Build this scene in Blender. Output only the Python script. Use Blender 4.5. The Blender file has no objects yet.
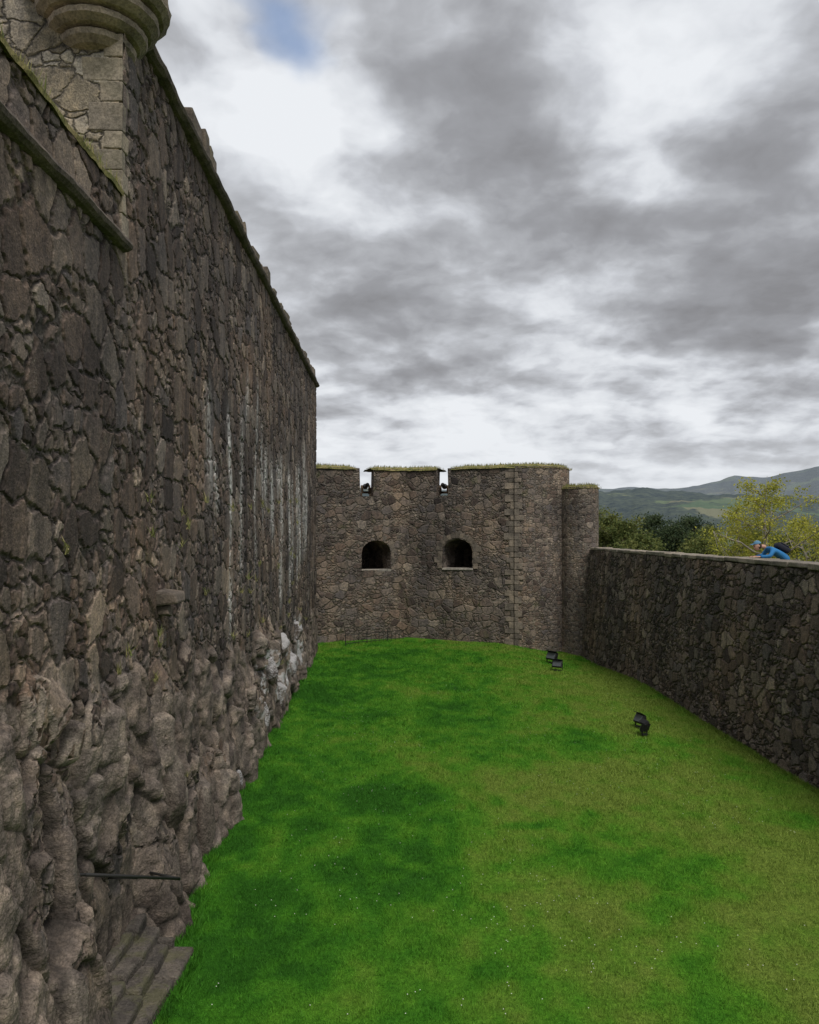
import bpy, bmesh, math, random
import numpy as np
from mathutils import Vector, Matrix
random.seed(7); rng=np.random.default_rng(7)
S=bpy.context.scene
S.view_settings.view_transform='Standard'; S.view_settings.look='None'; S.view_settings.exposure=0
H=5.5; F=800.0
def link(o,parent=None):
    S.collection.objects.link(o)
    if parent: o.parent=parent
    return o
def empty(name,loc=(0,0,0)):
    e=bpy.data.objects.new(name,None); e.location=loc; e.empty_display_size=0.2
    return link(e)
# ---------------------------------------------------------------- noise
def hsh(ix,iy,s=0):
    v=np.sin(ix*127.1+iy*311.7+s*74.7)*43758.5453
    return v-np.floor(v)
def vn(x,y,s=0):
    ix=np.floor(x);iy=np.floor(y);fx=x-ix;fy=y-iy
    fx=fx*fx*(3-2*fx);fy=fy*fy*(3-2*fy)
    a=hsh(ix,iy,s);b=hsh(ix+1,iy,s);c=hsh(ix,iy+1,s);d=hsh(ix+1,iy+1,s)
    return (a*(1-fx)+b*fx)*(1-fy)+(c*(1-fx)+d*fx)*fy
def fbm(x,y,o=4,s=0):
    t=0;a=.5;n=0
    for i in range(o):
        t=t+a*vn(x*2**i,y*2**i,s+i*13);n+=a;a*=.5
    return t/n
def sst(a,b,x):
    t=np.clip((x-a)/(b-a),0,1);return t*t*(3-2*t)
def cells(u,v,s=0):
    iu=np.floor(u);iv=np.floor(v)
    d1=np.full(u.shape,9.);d2=np.full(u.shape,9.);rid=np.zeros(u.shape);du=np.zeros(u.shape);dv=np.zeros(u.shape)
    for a in(-1,0,1):
        for b in(-1,0,1):
            cx=iu+a+.1+.8*hsh(iu+a,iv+b,s);cy=iv+b+.1+.8*hsh(iu+a,iv+b,s+5)
            d=np.sqrt((u-cx)**2+(v-cy)**2)
            m=d<d1
            d2=np.where(m,d1,np.minimum(d2,d))
            rid=np.where(m,hsh(iu+a,iv+b,s+9),rid);du=np.where(m,u-cx,du);dv=np.where(m,v-cy,dv)
            d1=np.where(m,d,d1)
    return d1,d2,rid,du,dv
# ---------------------------------------------------------------- node helper
class NT:
    def __init__(s,name,tree=None):
        if tree is None:
            s.mat=bpy.data.materials.new(name); s.mat.use_nodes=True; s.t=s.mat.node_tree
        else: s.t=tree
        s.t.nodes.clear()
    def n(s,ty,ins=None,**kw):
        nd=s.t.nodes.new(ty)
        for k,v in kw.items(): setattr(nd,k,v)
        if ins:
            for k,v in ins.items(): s.put(nd.inputs[k],v)
        return nd
    def put(s,sock,v):
        if isinstance(v,bpy.types.NodeSocket): s.t.links.new(v,sock)
        else:
            if isinstance(v,(tuple,list)) and len(v)==3 and sock.type=='RGBA': v=(*v,1)
            sock.default_value=v
    def m(s,op,a,b=0.0,c=0.0,clamp=False):
        nd=s.n('ShaderNodeMath',operation=op,use_clamp=clamp)
        s.put(nd.inputs[0],a);s.put(nd.inputs[1],b);s.put(nd.inputs[2],c)
        return nd.outputs[0]
    def vm(s,op,a,b=(0,0,0),sc=None):
        nd=s.n('ShaderNodeVectorMath',operation=op)
        s.put(nd.inputs[0],a);s.put(nd.inputs[1],b)
        if sc is not None: s.put(nd.inputs['Scale'],sc)
        return nd.outputs['Value'] if op in('DOT_PRODUCT','LENGTH','DISTANCE') else nd.outputs[0]
    def mix(s,f,a,b,bt='MIX'):
        nd=s.n('ShaderNodeMix',data_type='RGBA',blend_type=bt)
        s.put(nd.inputs[0],f);s.put(nd.inputs[6],a);s.put(nd.inputs[7],b)
        return nd.outputs[2]
    def mr(s,v,a,b,c=0.,d=1.,smooth=True):
        nd=s.n('ShaderNodeMapRange',interpolation_type='SMOOTHSTEP' if smooth else 'LINEAR')
        for i,x in enumerate((v,a,b,c,d)): s.put(nd.inputs[i],x)
        return nd.outputs[0]
    def noise(s,vec,scale,detail=4,rough=.55,dist=0.,dim='3D'):
        nd=s.n('ShaderNodeTexNoise',noise_dimensions=dim,ins={'Vector':vec,'Scale':scale,'Detail':detail,'Roughness':rough,'Distortion':dist})
        return nd.outputs
    def ramp(s,f,stops,interp='LINEAR'):
        nd=s.n('ShaderNodeValToRGB'); r=nd.color_ramp; r.interpolation=interp
        while len(r.elements)<len(stops): r.elements.new(.5)
        for e,(p,c) in zip(r.elements,stops): e.position=p; e.color=(*c,1)
        s.put(nd.inputs[0],f); return nd.outputs[0]
    def attr(s,name): return s.n('ShaderNodeAttribute',attribute_name=name)
    def out(s,color,rough=.9,height=None,scale=.03,mid=.5,method='BUMP',spec=.25):
        b=s.n('ShaderNodeBsdfPrincipled'); s.put(b.inputs['Base Color'],color); s.put(b.inputs['Roughness'],rough)
        b.inputs['Specular IOR Level'].default_value=spec
        o=s.n('ShaderNodeOutputMaterial'); s.t.links.new(b.outputs[0],o.inputs[0])
        if height is not None:
            d=s.n('ShaderNodeDisplacement'); s.put(d.inputs['Height'],height); d.inputs['Midlevel'].default_value=mid; s.put(d.inputs['Scale'],scale)
            s.t.links.new(d.outputs[0],o.inputs['Displacement'])
        s.mat.displacement_method=method
        return s.mat

DOL=[(0.0,(.036,.029,.026)),(.18,(.076,.058,.048)),(.36,(.110,.083,.066)),(.52,(.085,.074,.070)),(.68,(.138,.112,.092)),(.84,(.110,.088,.070)),(1.,(.185,.155,.127))]
def stone(name,sc=2.6,zs=1.25,pal=DOL,mortar=(.12,.103,.086),depth=.05,method='BUMP',gain=1.,rock=False,split=.55,mw=.05,moss=.5,fine=1.,warp=.5,gv=.35):
    T=NT(name)
    uv=T.n('ShaderNodeUVMap',uv_map='UV').outputs[0]
    ob=T.n('ShaderNodeTexCoord').outputs['Object'] if rock else uv
    dm='3D' if rock else '2D'
    mp=T.n('ShaderNodeMapping',ins={'Vector':uv,'Scale':(sc,sc*zs,sc)}).outputs[0]
    w=T.noise(mp,.9,2,.5,dim='2D')[1]
    w=T.vm('SCALE',T.vm('SUBTRACT',w,(.5,.5,.5)),sc=warp)
    w2=T.noise(mp,4.,1,.5,dim='2D')[1]
    w2=T.vm('SCALE',T.vm('SUBTRACT',w2,(.5,.5,.5)),sc=.20)
    v=T.vm('ADD',T.vm('ADD',mp,w),w2)
    def vor(scale):
        kw=dict(voronoi_dimensions='2D',distance='EUCLIDEAN')
        ins={'Vector':v,'Scale':scale,'Randomness':.82}
        a=T.n('ShaderNodeTexVoronoi',feature='F1',ins=ins,**kw); b=T.n('ShaderNodeTexVoronoi',feature='F2',ins=ins,**kw)
        sp=T.n('ShaderNodeSeparateColor',ins={0:a.outputs['Color']})
        return T.m('SUBTRACT',b.outputs['Distance'],a.outputs['Distance']),sp.outputs
    e1,c1=vor(1.0); e2,c2=vor(2.1)
    sel=T.m('LESS_THAN',c1[2],split)
    es=T.m('MINIMUM',e1,T.m('MULTIPLY',e2,.55))
    e=T.m('ADD',T.m('MULTIPLY',e1,T.m('SUBTRACT',1.,sel)),T.m('MULTIPLY',es,sel))
    rid=T.m('ADD',T.m('MULTIPLY',c1[0],T.m('SUBTRACT',1.,sel)),T.m('MULTIPLY',c2[0],sel))
    rid2=T.m('ADD',T.m('MULTIPLY',c1[1],T.m('SUBTRACT',1.,sel)),T.m('MULTIPLY',c2[1],sel))
    col=T.ramp(rid,pal)
    nf=T.noise(ob,9.,4,.65,dim=dm)[0]; nff=T.noise(ob,42.,2,.7,dim=dm)[0]; nl=T.noise(uv,.35,2,.6,dim='2D')[0]; nm=T.noise(ob,1.3,4,.65,dim=dm)[0]
    col=T.mix(1.,col,T.ramp(nf,[(.28,(.55,.55,.57)),(.5,(1,1,1)),(.75,(1.5,1.42,1.32))]),'MULTIPLY')
    col=T.mix(1.,col,T.ramp(nff,[(.3,(.6,.6,.6)),(.7,(1.4,1.4,1.4))]),'MULTIPLY')
    lich=T.m('MULTIPLY',T.mr(nff,.60,.72),T.mr(nm,.45,.65))
    col=T.mix(T.m('MULTIPLY',lich,.45),col,(.32,.30,.26))
    mwv=T.m('MULTIPLY',T.m('ADD',.6,nm),mw)
    mm=T.m('SUBTRACT',1.,T.mr(e,T.m('MULTIPLY',mwv,.6),T.m('MULTIPLY',mwv,1.5)))
    mc=T.mix(T.mr(nm,.38,.6),mortar,tuple(c*.42 for c in mortar))
    mc=T.mix(1.,mc,T.ramp(nff,[(.3,(.45,.45,.45)),(.7,(1.5,1.5,1.5))]),'MULTIPLY')
    groove=T.m('SUBTRACT',1.,T.mr(e,T.m('MULTIPLY',mwv,1.2),T.m('MULTIPLY',mwv,3.)))
    col=T.mix(T.m('MULTIPLY',groove,gv),col,(.026,.022,.019))
    if rock:
        rk=T.mr(T.attr('rock').outputs['Fac'],.3,.7)
        mm=T.m('MULTIPLY',mm,T.m('SUBTRACT',1.,T.m('MULTIPLY',rk,.9)))
    col=T.mix(T.m('MULTIPLY',mm,.85),col,mc)
    col=T.mix(1.,col,T.ramp(nl,[(.3,(.72,.73,.76)),(.5,(1,1,1)),(.72,(1.3,1.2,1.1))]),'MULTIPLY')
    vs=T.n('ShaderNodeMapping',ins={'Vector':uv,'Scale':(1.6,.10,1.)}).outputs[0]
    st=T.noise(vs,1.5,4,.65,dim='2D')[0]
    lo,hi=(.60,1.28) if rock else (.8,1.14)
    col=T.mix(1.,col,T.ramp(st,[(.33,(lo,lo,lo*1.03)),(.52,(1,1,1)),(.7,(hi,hi*.98,hi*.95))]),'MULTIPLY')
    mo=T.m('MULTIPLY',T.mr(nm,.60,.75),T.mr(nff,.4,.6))
    col=T.mix(T.m('MULTIPLY',mo,moss),col,(.085,.095,.035))
    hgt=T.m('ADD',T.mr(e,0.,mw*2.6+.06),T.m('MULTIPLY',T.m('SUBTRACT',rid2,.5),.5))
    if rock:
        rn=T.noise(ob,2.8,6,.68)[0]
        rcol=T.mix(1.,T.ramp(T.attr('rid').outputs['Fac'],[(0,(.065,.053,.046)),(.5,(.125,.10,.083)),(1,(.20,.168,.14))]),T.ramp(rn,[(.34,(.36,.36,.38)),(.5,(.95,.95,.95)),(.66,(1.8,1.75,1.65))]),'MULTIPLY')
        rcol=T.mix(1.,rcol,T.ramp(nff,[(.3,(.6,.6,.6)),(.7,(1.4,1.4,1.4))]),'MULTIPLY')
        col=T.mix(T.m('MULTIPLY',rk,.9),col,rcol)
        cr=T.attr('crack_niche_shade').outputs['Fac']
        col=T.mix(T.m('MULTIPLY',cr,.8),col,(.018,.016,.014))
        hgt=T.m('ADD',T.m('MULTIPLY',hgt,T.m('SUBTRACT',1.,T.m('MULTIPLY',rk,.95))),T.m('MULTIPLY',T.m('MULTIPLY',rk,2.2),rn))
        wh=T.attr('white').outputs['Fac']
        wn=T.m('MULTIPLY',wh,T.mr(T.noise(vs,5.,4,.7,dim='2D')[0],.34,.52))
        wn=T.m('MULTIPLY',wn,T.mr(nf,.36,.50))
        col=T.mix(T.m('MULTIPLY',wn,.85),col,(.60,.59,.56))
        gu=T.m('MULTIPLY',T.attr('guano').outputs['Fac'],T.mr(nm,.50,.58))
        col=T.mix(T.m('MULTIPLY',gu,.75),col,(.50,.49,.49))
    col=T.mix(1.,col,(gain,gain,gain),'MULTIPLY')
    hgt=T.m('ADD',hgt,T.m('MULTIPLY',nf,.5)); hgt=T.m('ADD',hgt,T.m('MULTIPLY',nff,.22*fine))
    return T.out(col,.88,hgt,depth,.8,method)

m_left=stone('rubble_wall_stone',sc=2.15,zs=.88,depth=.038,method='BOTH',rock=True,mw=.036,gain=1.25,split=.5,gv=.45)
m_right=stone('boundary_wall_stone',sc=2.5,zs=1.2,depth=.045,method='BOTH',mw=.05,gain=1.4,moss=.35,gv=.6)
m_tow=stone('bastion_stone',sc=2.1,zs=1.35,depth=.05,mw=.06,gain=1.5,mortar=(.15,.13,.105),fine=.6,gv=.5)
m_tow2=stone('drum_stone',sc=3.2,zs=1.35,depth=.035,mw=.06,gain=1.75,mortar=(.155,.138,.113),fine=.6)
ASH=[(0.,(.19,.16,.115)),(.4,(.27,.23,.17)),(.7,(.33,.285,.22)),(1.,(.40,.36,.29))]
m_ash=stone('ashlar_stone',sc=2.2,zs=1.3,pal=ASH,mortar=(.10,.09,.075),depth=.025,mw=.035,split=.3,moss=.5,gain=1.1,warp=.25)

def plain_stone(name,c=(.16,.135,.11),moss=.0,scale=1.,depth=.02,gain=1.25):
    T=NT(name); o=T.n('ShaderNodeTexCoord').outputs['Object']
    a=T.noise(o,3.*scale,4,.65)[0]; b=T.noise(o,30.*scale,2,.7)[0]
    rn=T.n('ShaderNodeNewGeometry').outputs['Random Per Island']
    c=tuple(t*gain for t in c)
    col=T.mix(1.,c,T.ramp(rn,[(0,(.65,.65,.66)),(.5,(1,1,1)),(1,(1.3,1.25,1.2))]),'MULTIPLY')
    col=T.mix(1.,col,T.ramp(a,[(.3,(.5,.5,.52)),(.5,(1,1,1)),(.7,(1.4,1.35,1.3))]),'MULTIPLY')
    col=T.mix(1.,col,T.ramp(b,[(.3,(.65,.65,.65)),(.7,(1.35,1.35,1.35))]),'MULTIPLY')
    if moss: col=T.mix(T.m('MULTIPLY',T.mr(T.noise(o,1.7,4,.7)[0],.45,.62),moss),col,(.11,.11,.045))
    h=T.m('ADD',a,T.m('MULTIPLY',b,.4))
    return T.out(col,.9,h,depth,.5)
m_cope=plain_stone('coping_stone',(.15,.125,.10),moss=.35)
m_bart=plain_stone('turret_stone',(.20,.168,.135),moss=.05)
m_dark=plain_stone('dark_dressed_stone',(.10,.083,.068))
m_quoin=plain_stone('quoin_stone',(.19,.16,.13))
m_sill=plain_stone('pale_sill_stone',(.25,.23,.20))
m_black=NT('black_painted_metal').out((.012,.012,.013),.45,spec=.5)
m_glass=NT('lamp_glass').out((.10,.11,.12),.12,spec=.7)
m_iron=NT('iron').out((.02,.019,.018),.6,spec=.4)
m_wood=plain_stone('weathered_wood',(.10,.07,.045))

# ---------------------------------------------------------------- mesh helpers
def mesh_obj(name,verts,faces,mat,parent=None,smooth=False):
    me=bpy.data.meshes.new(name); me.from_pydata([tuple(map(float,v)) for v in verts],[],[tuple(int(i) for i in f) for f in faces]); me.update()
    if mat: me.materials.append(mat)
    o=bpy.data.objects.new(name,me); link(o,parent)
    if smooth: me.polygons.foreach_set('use_smooth',[True]*len(me.polygons))
    return o
def boxuv(o):
    me=o.data
    l=me.uv_layers.get('UV') or me.uv_layers.new(name='UV')
    for p in me.polygons:
        n=p.normal
        for li in p.loop_indices:
            c=me.vertices[me.loops[li].vertex_index].co
            if abs(n.z)>.7: u=(c.x,c.y)
            elif abs(n.y)>=.5: u=(c.x*1.08,c.z)
            else: u=(c.y,c.z)
            l.data[li].uv=u
    return o
def fast_mesh(name,V,Fc,k,mat,parent=None,smooth=False,attrs=None,uv=None):
    me=bpy.data.meshes.new(name); V=np.asarray(V,np.float32); Fc=np.asarray(Fc,np.int32)
    me.vertices.add(len(V)); me.vertices.foreach_set('co',V.ravel())
    me.loops.add(Fc.size); me.loops.foreach_set('vertex_index',Fc.ravel())
    me.polygons.add(len(Fc)); me.polygons.foreach_set('loop_start',np.arange(0,Fc.size,k,dtype=np.int32))
    try: me.polygons.foreach_set('loop_total',np.full(len(Fc),k,np.int32))
    except Exception: pass
    if smooth: me.polygons.foreach_set('use_smooth',np.ones(len(Fc),bool))
    me.update(calc_edges=True)
    if uv is not None:
        l=me.uv_layers.new(name='UV'); l.data.foreach_set('uv',np.asarray(uv,np.float32)[Fc.ravel()].ravel())
    if attrs:
        for a,d in attrs.items():
            at=me.attributes.new(a,'FLOAT','POINT'); at.data.foreach_set('value',np.asarray(d,np.float32).ravel())
    if mat: me.materials.append(mat)
    me.validate()
    o=bpy.data.objects.new(name,me); return link(o,parent)
def gridfaces(nu,nv,flip=False):
    i=np.arange(nu-1)[:,None]*nv+np.arange(nv-1)[None,:]
    f=np.stack([i,i+nv,i+nv+1,i+1],-1).reshape(-1,4)
    return f[:,::-1] if flip else f
def box(bm,c,s,rot=None,bev=0.,jit=0.):
    M=Matrix.Translation(c)@(rot.to_4x4() if rot else Matrix.Identity(4))@Matrix.Diagonal((*s,1))
    r=bmesh.ops.create_cube(bm,size=1,matrix=M); vs=r['verts']
    if jit:
        for v in vs: v.co+=Vector((random.uniform(-jit,jit) for _ in range(3)))
    if bev:
        es=list({e for v in vs for e in v.link_edges})
        bmesh.ops.bevel(bm,geom=es,offset=bev,segments=2,affect='EDGES',profile=.5)
def bm_obj(name,bm,mats,parent=None,smooth=False):
    me=bpy.data.meshes.new(name); bm.to_mesh(me); bm.free()
    me.materials.append(mats)
    o=bpy.data.objects.new(name,me); link(o,parent)
    if smooth: me.polygons.foreach_set('use_smooth',[True]*len(me.polygons))
    return o
def cyl(bm,a,b,r1,r2,seg=12):
    a=Vector(a);b=Vector(b);d=b-a
    q=d.to_track_quat('Z','Y').to_matrix().to_4x4()
    bmesh.ops.create_cone(bm,cap_ends=True,segments=seg,radius1=r1,radius2=r2,depth=d.length,matrix=Matrix.Translation((a+b)/2)@q)

# ---------------------------------------------------------------- left curtain wall
def wx(y): return -3.345-.0255*y
def bulge(y): return np.interp(y,[0,7,8.1,8.5,10.4,10.8,11.6,12.9,16.9,20.8,24,28,36.4],[.75,.75,.62,.22,.22,.60,.50,.30,.20,.12,.20,.15,.08])
def lawn_left(y): return wx(y)+bulge(y)-.05
ny=900
ys=np.concatenate([np.linspace(1.,5.,40,endpoint=False),5.*(36.5/5.)**np.linspace(0,1,ny)])
k10=np.argmin(abs(ys-10.0)); ys[k10]=10.0
zs_=np.concatenate([np.linspace(-.8,9.7,430),np.linspace(9.7,12.05,70)[1:]])
Y,Z=np.meshgrid(ys,zs_,indexing='ij')
zt=np.interp(Y,[0,8,11,14,20,36],[4.2,4.1,3.7,3.2,2.7,1.6])+1.7*(fbm(Y*.9,Y*0+3,3)-.5)
w=sst(-.15,.35,zt-Z)
prof=np.clip(1-Z/zt,0,1)**1.3
B=bulge(Y)
wob=.6*(fbm(Y*1.3,Z*.7,3,21)-.5); wob2=.7*(fbm(Y*.8,Z*1.1,3,22)-.5)
d1,d2,rid,du,dv=cells(Y*1.25+wob+.18*Z,Z*.55+wob2,3); e1_=d2-d1
d1b,d2b,ridb,dub,dvb=cells(Y*2.9+wob*1.5,Z*1.7+wob2*1.5,8); e2_=d2b-d1b
d1c,d2c,ridc,duc,dvc=cells(Y*7.+wob*4,Z*5.+wob2*4,12)
amp=np.interp(Y,[0,9,14,22,36],[.27,.27,.26,.25,.12])
tilt=hsh(np.floor(rid*999),rid*0,4)-.5; tiltb=hsh(np.floor(ridb*999),ridb*0,4)-.5
rockd=w*(prof*B*.9+amp*(rid-.35)*(.6+.4*prof)+amp*1.0*du*(rid-.5)*2+amp*.8*dv*tilt*2
   +amp*.46*(ridb-.5)+amp*1.2*dub*tiltb+amp*.8*dvb*(ridb-.5)+amp*.14*(ridc-.5)+amp*.35*duc*(ridc-.5)
   -amp*.22*(1-sst(0,.10,e1_))-amp*.10*(1-sst(0,.12,e2_))+.03*(fbm(Y*5,Z*5,3,31)-.5))
rockd=np.where(Z<.35,np.maximum(rockd,B*.5),rockd)
X=wx(Y)+rockd+.10*(fbm(Y*.35,Z*.3,3,77)-.5)
alc=sst(8.3,8.6,Y)*(1-sst(10.2,10.6,Y))*(1-sst(1.2,1.6,Z)); X=X*(1-alc)+(wx(Y)+.05+.06*(ridb-.5))*alc
for _ in range(1):
    Xs=X.copy(); Xs[1:-1]=.25*X[:-2]+.5*X[1:-1]+.25*X[2:]; Xs[:,1:-1]=.25*Xs[:,:-2]+.5*Xs[:,1:-1]+.25*Xs[:,2:]; X=X*(1-w)+Xs*w
ni=sst(8.12,8.2,Y)*(1-sst(8.55,8.63,Y))*sst(2.75,2.83,Z)*(1-sst(3.62,3.72,Z)); X=X-ni*.45
crack_niche_shade=w*((1-sst(.0,.05,e1_))*.9+(1-sst(0,.06,e2_))*.5)+ni*.7  # dark rock cracks, plus shade painted inside the niche recess
gradx=np.abs(np.gradient(X,axis=0)/np.gradient(Y,axis=0)); gradz=np.abs(np.gradient(X,axis=1)/np.gradient(Z,axis=1))
rocka=w*sst(.40,.52,fbm(Y*.8,Z*.8,3,44)+.06)
rocka=np.maximum(rocka,sst(.35,.8,np.maximum(gradx,gradz))*w)
rocka=np.maximum(rocka,w*(1-sst(.8,1.4,Z)))
white=np.zeros_like(Y); rw=np.random.default_rng(5)
for i in range(17):
    yc=14.6+18.5*(i/17.)**1.05+rw.uniform(-.5,.5); wd=rw.uniform(.09,.28)*(yc/18)**.8; z1=rw.uniform(7.2,9.9); z0=z1-rw.uniform(1.0,5.2); z0=max(z0,3.4); a=rw.uniform(.45,1.)
    yy=Y+.6*(fbm(Y*.6+i,Z*.5,3,5)-.5)
    white=np.maximum(white,a*np.exp(-((yy-yc)/wd)**2)*sst(z0-.8,z0+.5,Z)*(1-sst(z1-1.0,z1,Z)))
guano=sst(19.0,20.5,Y)*(1-sst(29,31,Y))*sst(.3,.9,Z)*(1-sst(2.2,2.9,Z))*w*sst(.0,.4,rid-.45+ridb*.3)
V=np.stack([X,Y,Z],-1).reshape(-1,3)
Fg=gridfaces(len(ys),len(zs_))
cy=V[Fg[:,0],1]; cz=V[Fg[:,0],2]
Fg=Fg[~((cy<9.999)&(cz>=9.699))]
castle=empty('castle_curtain_wall')
fast_mesh('wall_face',V,Fg,4,m_left,castle,True,attrs={'rock':rocka,'crack_niche_shade':np.clip(crack_niche_shade,0,1),'white':white,'guano':guano,'rid':rid*.5+ridb*.5},uv=V[:,[1,2]])
def sweep(name,prof,y0,y1,mat,parent,step=.12,jit=.012,off=0.,seed=0):
    n=int((y1-y0)/step)+1; yy=np.linspace(y0,y1,n); P=[];k=len(prof)
    for y in yy:
        j=(fbm(np.array([y*1.3]),np.array([seed*3.1]),3,seed)[0]-.5)*jit*4
        for q,(ox,z) in enumerate(prof):
            P.append((wx(y)+off+ox+j*.6+random.uniform(-jit,jit)*.3,y,z+j*.5+random.uniform(-jit,jit)*.3))
    Fc=[]
    for i in range(n-1):
        for q in range(k):
            a=i*k+q;b=i*k+(q+1)%k;Fc.append((a,b,b+k,a+k))
    Fc.append(tuple(range(k))); Fc.append(tuple(reversed(range((n-1)*k,n*k))))
    return mesh_obj(name,P,Fc,mat,parent)
def halfround(r,zc,sq=.7,n=7): return [(-.15,zc-r)]+[(r*sq*math.cos(a),zc+r*math.sin(a)) for a in np.linspace(-math.pi/2,math.pi/2,n)]+[(-.15,zc+r)]
sweep('string_course',halfround(.085,9.05,1.6),1,10.05,m_dark,castle,jit=.02)
sweep('wallhead_moulding',halfround(.10,12.05,1.7),10.0,36.6,m_dark,castle,jit=.02,seed=2)
bm=bmesh.new(); y=10.9
while y<36.3:
    L=random.uniform(.3,.8); h=random.uniform(.12,.32) if random.random()<.75 else random.uniform(.35,.6)
    box(bm,(wx(y)-.22+random.uniform(-.05,.05),y+L/2,12.12+h/2),(.5,L*.96,h),bev=.03,jit=.03); y+=L
bm_obj('wallhead_stones',bm,m_cope,castle)
T=NT('turf_material'); oo=T.n('ShaderNodeTexCoord').outputs['Object']
cc=T.ramp(T.noise(oo,3.,3,.6)[0],[(.3,(.10,.11,.035)),(.5,(.19,.175,.06)),(.7,(.27,.22,.10))])
cc=T.mix(1.,cc,T.ramp(T.noise(oo,40.,2,.6)[0],[(.3,(.5,.5,.5)),(.7,(1.5,1.5,1.5))]),'MULTIPLY')
m_turf=T.out(cc,.95)
m_tuft=NT('dry_grass_blades'); at=m_tuft.attr('tint').outputs['Fac']
m_tuft=m_tuft.out(m_tuft.ramp(at,[(0,(.09,.12,.03)),(.5,(.20,.20,.07)),(1,(.34,.29,.13))]),.8)
def tufts(name,pts,h,w_,mat,parent,lean=.5):
    pts=np.asarray(pts); n=len(pts)
    ang=rng.uniform(0,6.283,n); hh=h*rng.uniform(.4,1.2,n); ww=w_*rng.uniform(.7,1.3,n)
    la=rng.uniform(0,6.283,n); ll=hh*lean*rng.uniform(0,1,n)
    dx=np.cos(ang)*ww/2;dy=np.sin(ang)*ww/2
    a=pts+np.stack([dx,dy,0*dx],-1);b=pts-np.stack([dx,dy,0*dx],-1);c=pts+np.stack([np.cos(la)*ll,np.sin(la)*ll,hh],-1)
    V=np.stack([a,b,c],1).reshape(-1,3);Fc=np.arange(3*n).reshape(-1,3)
    return fast_mesh(name,V,Fc,3,mat,parent,attrs={'tint':np.repeat(rng.uniform(0,1,n),3)})
sweep('parapet_top',[(-.02,9.70),(.03,9.66),(.03,9.72),(-.15,9.79),(-.6,9.81),(-1.2,9.75),(-1.3,8.5)],1,10.0,m_turf,castle,jit=.035,seed=4)
p=[(wx(y)+random.uniform(-.7,.04),y,9.73) for y in np.random.default_rng(1).uniform(5.5,10,3400) if fbm(np.array([y*2.]),np.array([1.]),3)[0]>.38]
tufts('parapet_grass',p,.15,.012,m_tuft,castle)
wp=[]
for _ in range(46):
    y=random.uniform(8,30); z=random.uniform(1.5,6.5)
    for q in range(14): wp.append((wx(y)+.06+random.uniform(0,.05)+(.2 if z<3 else 0),y+random.uniform(-.06,.06),z+random.uniform(-.05,.05)))
tufts('wall_weeds',wp,.14,.018,m_tuft,castle,1.2)
bm=bmesh.new()
box(bm,(-7.0,4.,4.0),(5.2,12.,9.0)); 
boxuv(bm_obj('platform_core',bm,m_ash,castle))
bm=bmesh.new()
pl=[(wx(10.0)-.004,10.0),(wx(36.5)-.02,36.5),(-13,36.5),(-13,10.0)]
vb=[bm.verts.new((x,y,-.8)) for x,y in pl]; vt=[bm.verts.new((x-.03 if i<2 else x,y,12.1)) for i,(x,y) in enumerate(pl)]
bm.faces.new(vt); bm.faces.new(vb[::-1])
for i in (1,2,3): j=(i+1)%4; bm.faces.new((vb[i],vb[j],vt[j],vt[i]))
bmesh.ops.recalc_face_normals(bm,faces=bm.faces)
boxuv(bm_obj('wall_core',bm,m_ash,castle))
bm=bmesh.new(); box(bm,(-8.6,10.35,12.75),(8.6,.7,1.3)); boxuv(bm_obj('return_parapet',bm,m_ash,castle))
bm=bmesh.new(); z=9.1; k=0
while z<11.5:
    h=random.uniform(.22,.36); lx=random.uniform(.42,.6) if k%2 else random.uniform(.22,.34); ly=.14 if k%2 else .24
    box(bm,(wx(10)+.012-lx/2,9.985+ly/2,z+h/2),(lx,ly,h-.012),bev=.012,jit=.012); z+=h;k+=1
bm_obj('corner_quoins',bm,plain_stone('corner_quoin_stone',(.22,.19,.15),moss=.2),castle)
prof=[(0,11.42),(.22,11.43),(.36,11.47),(.44,11.54),(.46,11.60),(.40,11.64),(.50,11.66),(.585,11.72),(.60,11.78),(.55,11.82),(.64,11.84),(.73,11.91),(.745,11.98),(.69,12.02),(.79,12.04),(.87,12.11),(.885,12.18),(.84,12.22),(.84,13.6),(.92,13.65),(.92,13.8),(.84,13.85),(.5,14.5),(0,15.2)]
n=48;P=[];Fc=[]
for r,z in prof:
    for i in range(n):
        a=2*math.pi*i/n; rr=r*(1+.012*math.sin(i*2.3+z*9)); P.append((-3.98+rr*math.cos(a),10.25+rr*math.sin(a),z+.05))
for j in range(len(prof)-1):
    for i in range(n): a=j*n+i;b=j*n+(i+1)%n;Fc.append((a,b,b+n,a+n))
mesh_obj('bartizan_turret',P,Fc,m_bart,castle)
bm=bmesh.new(); box(bm,(wx(11.6)+.12,11.65,4.50),(.36,.42,.17),bev=.03,jit=.05); box(bm,(wx(11.6)+.07,11.6,4.33),(.2,.22,.16),bev=.02,jit=.03)
bm_obj('projecting_stone',bm,m_dark,castle)
def boulder(bm,c,s,seed):
    R=np.random.default_rng(seed)
    r=bmesh.ops.create_icosphere(bm,subdivisions=4,radius=1)
    pn=R.normal(0,1,(16,3)); pn/=np.linalg.norm(pn,axis=1)[:,None]; pd=R.uniform(.55,.9,16)
    for v in r['verts']:
        p=np.array(v.co); d=pn@p; t=min([1.]+[pd[i]/d[i] for i in range(16) if d[i]>pd[i]])
        k=t*(.93+.14*float(fbm(np.array([p[0]*3+seed*7+p[2]]),np.array([p[1]*3+p[2]*1.3+seed]),3,seed)[0]))
        v.co=Vector((c[0]+p[0]*s[0]*k,c[1]+p[1]*s[1]*k,c[2]+p[2]*s[2]*k))
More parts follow.
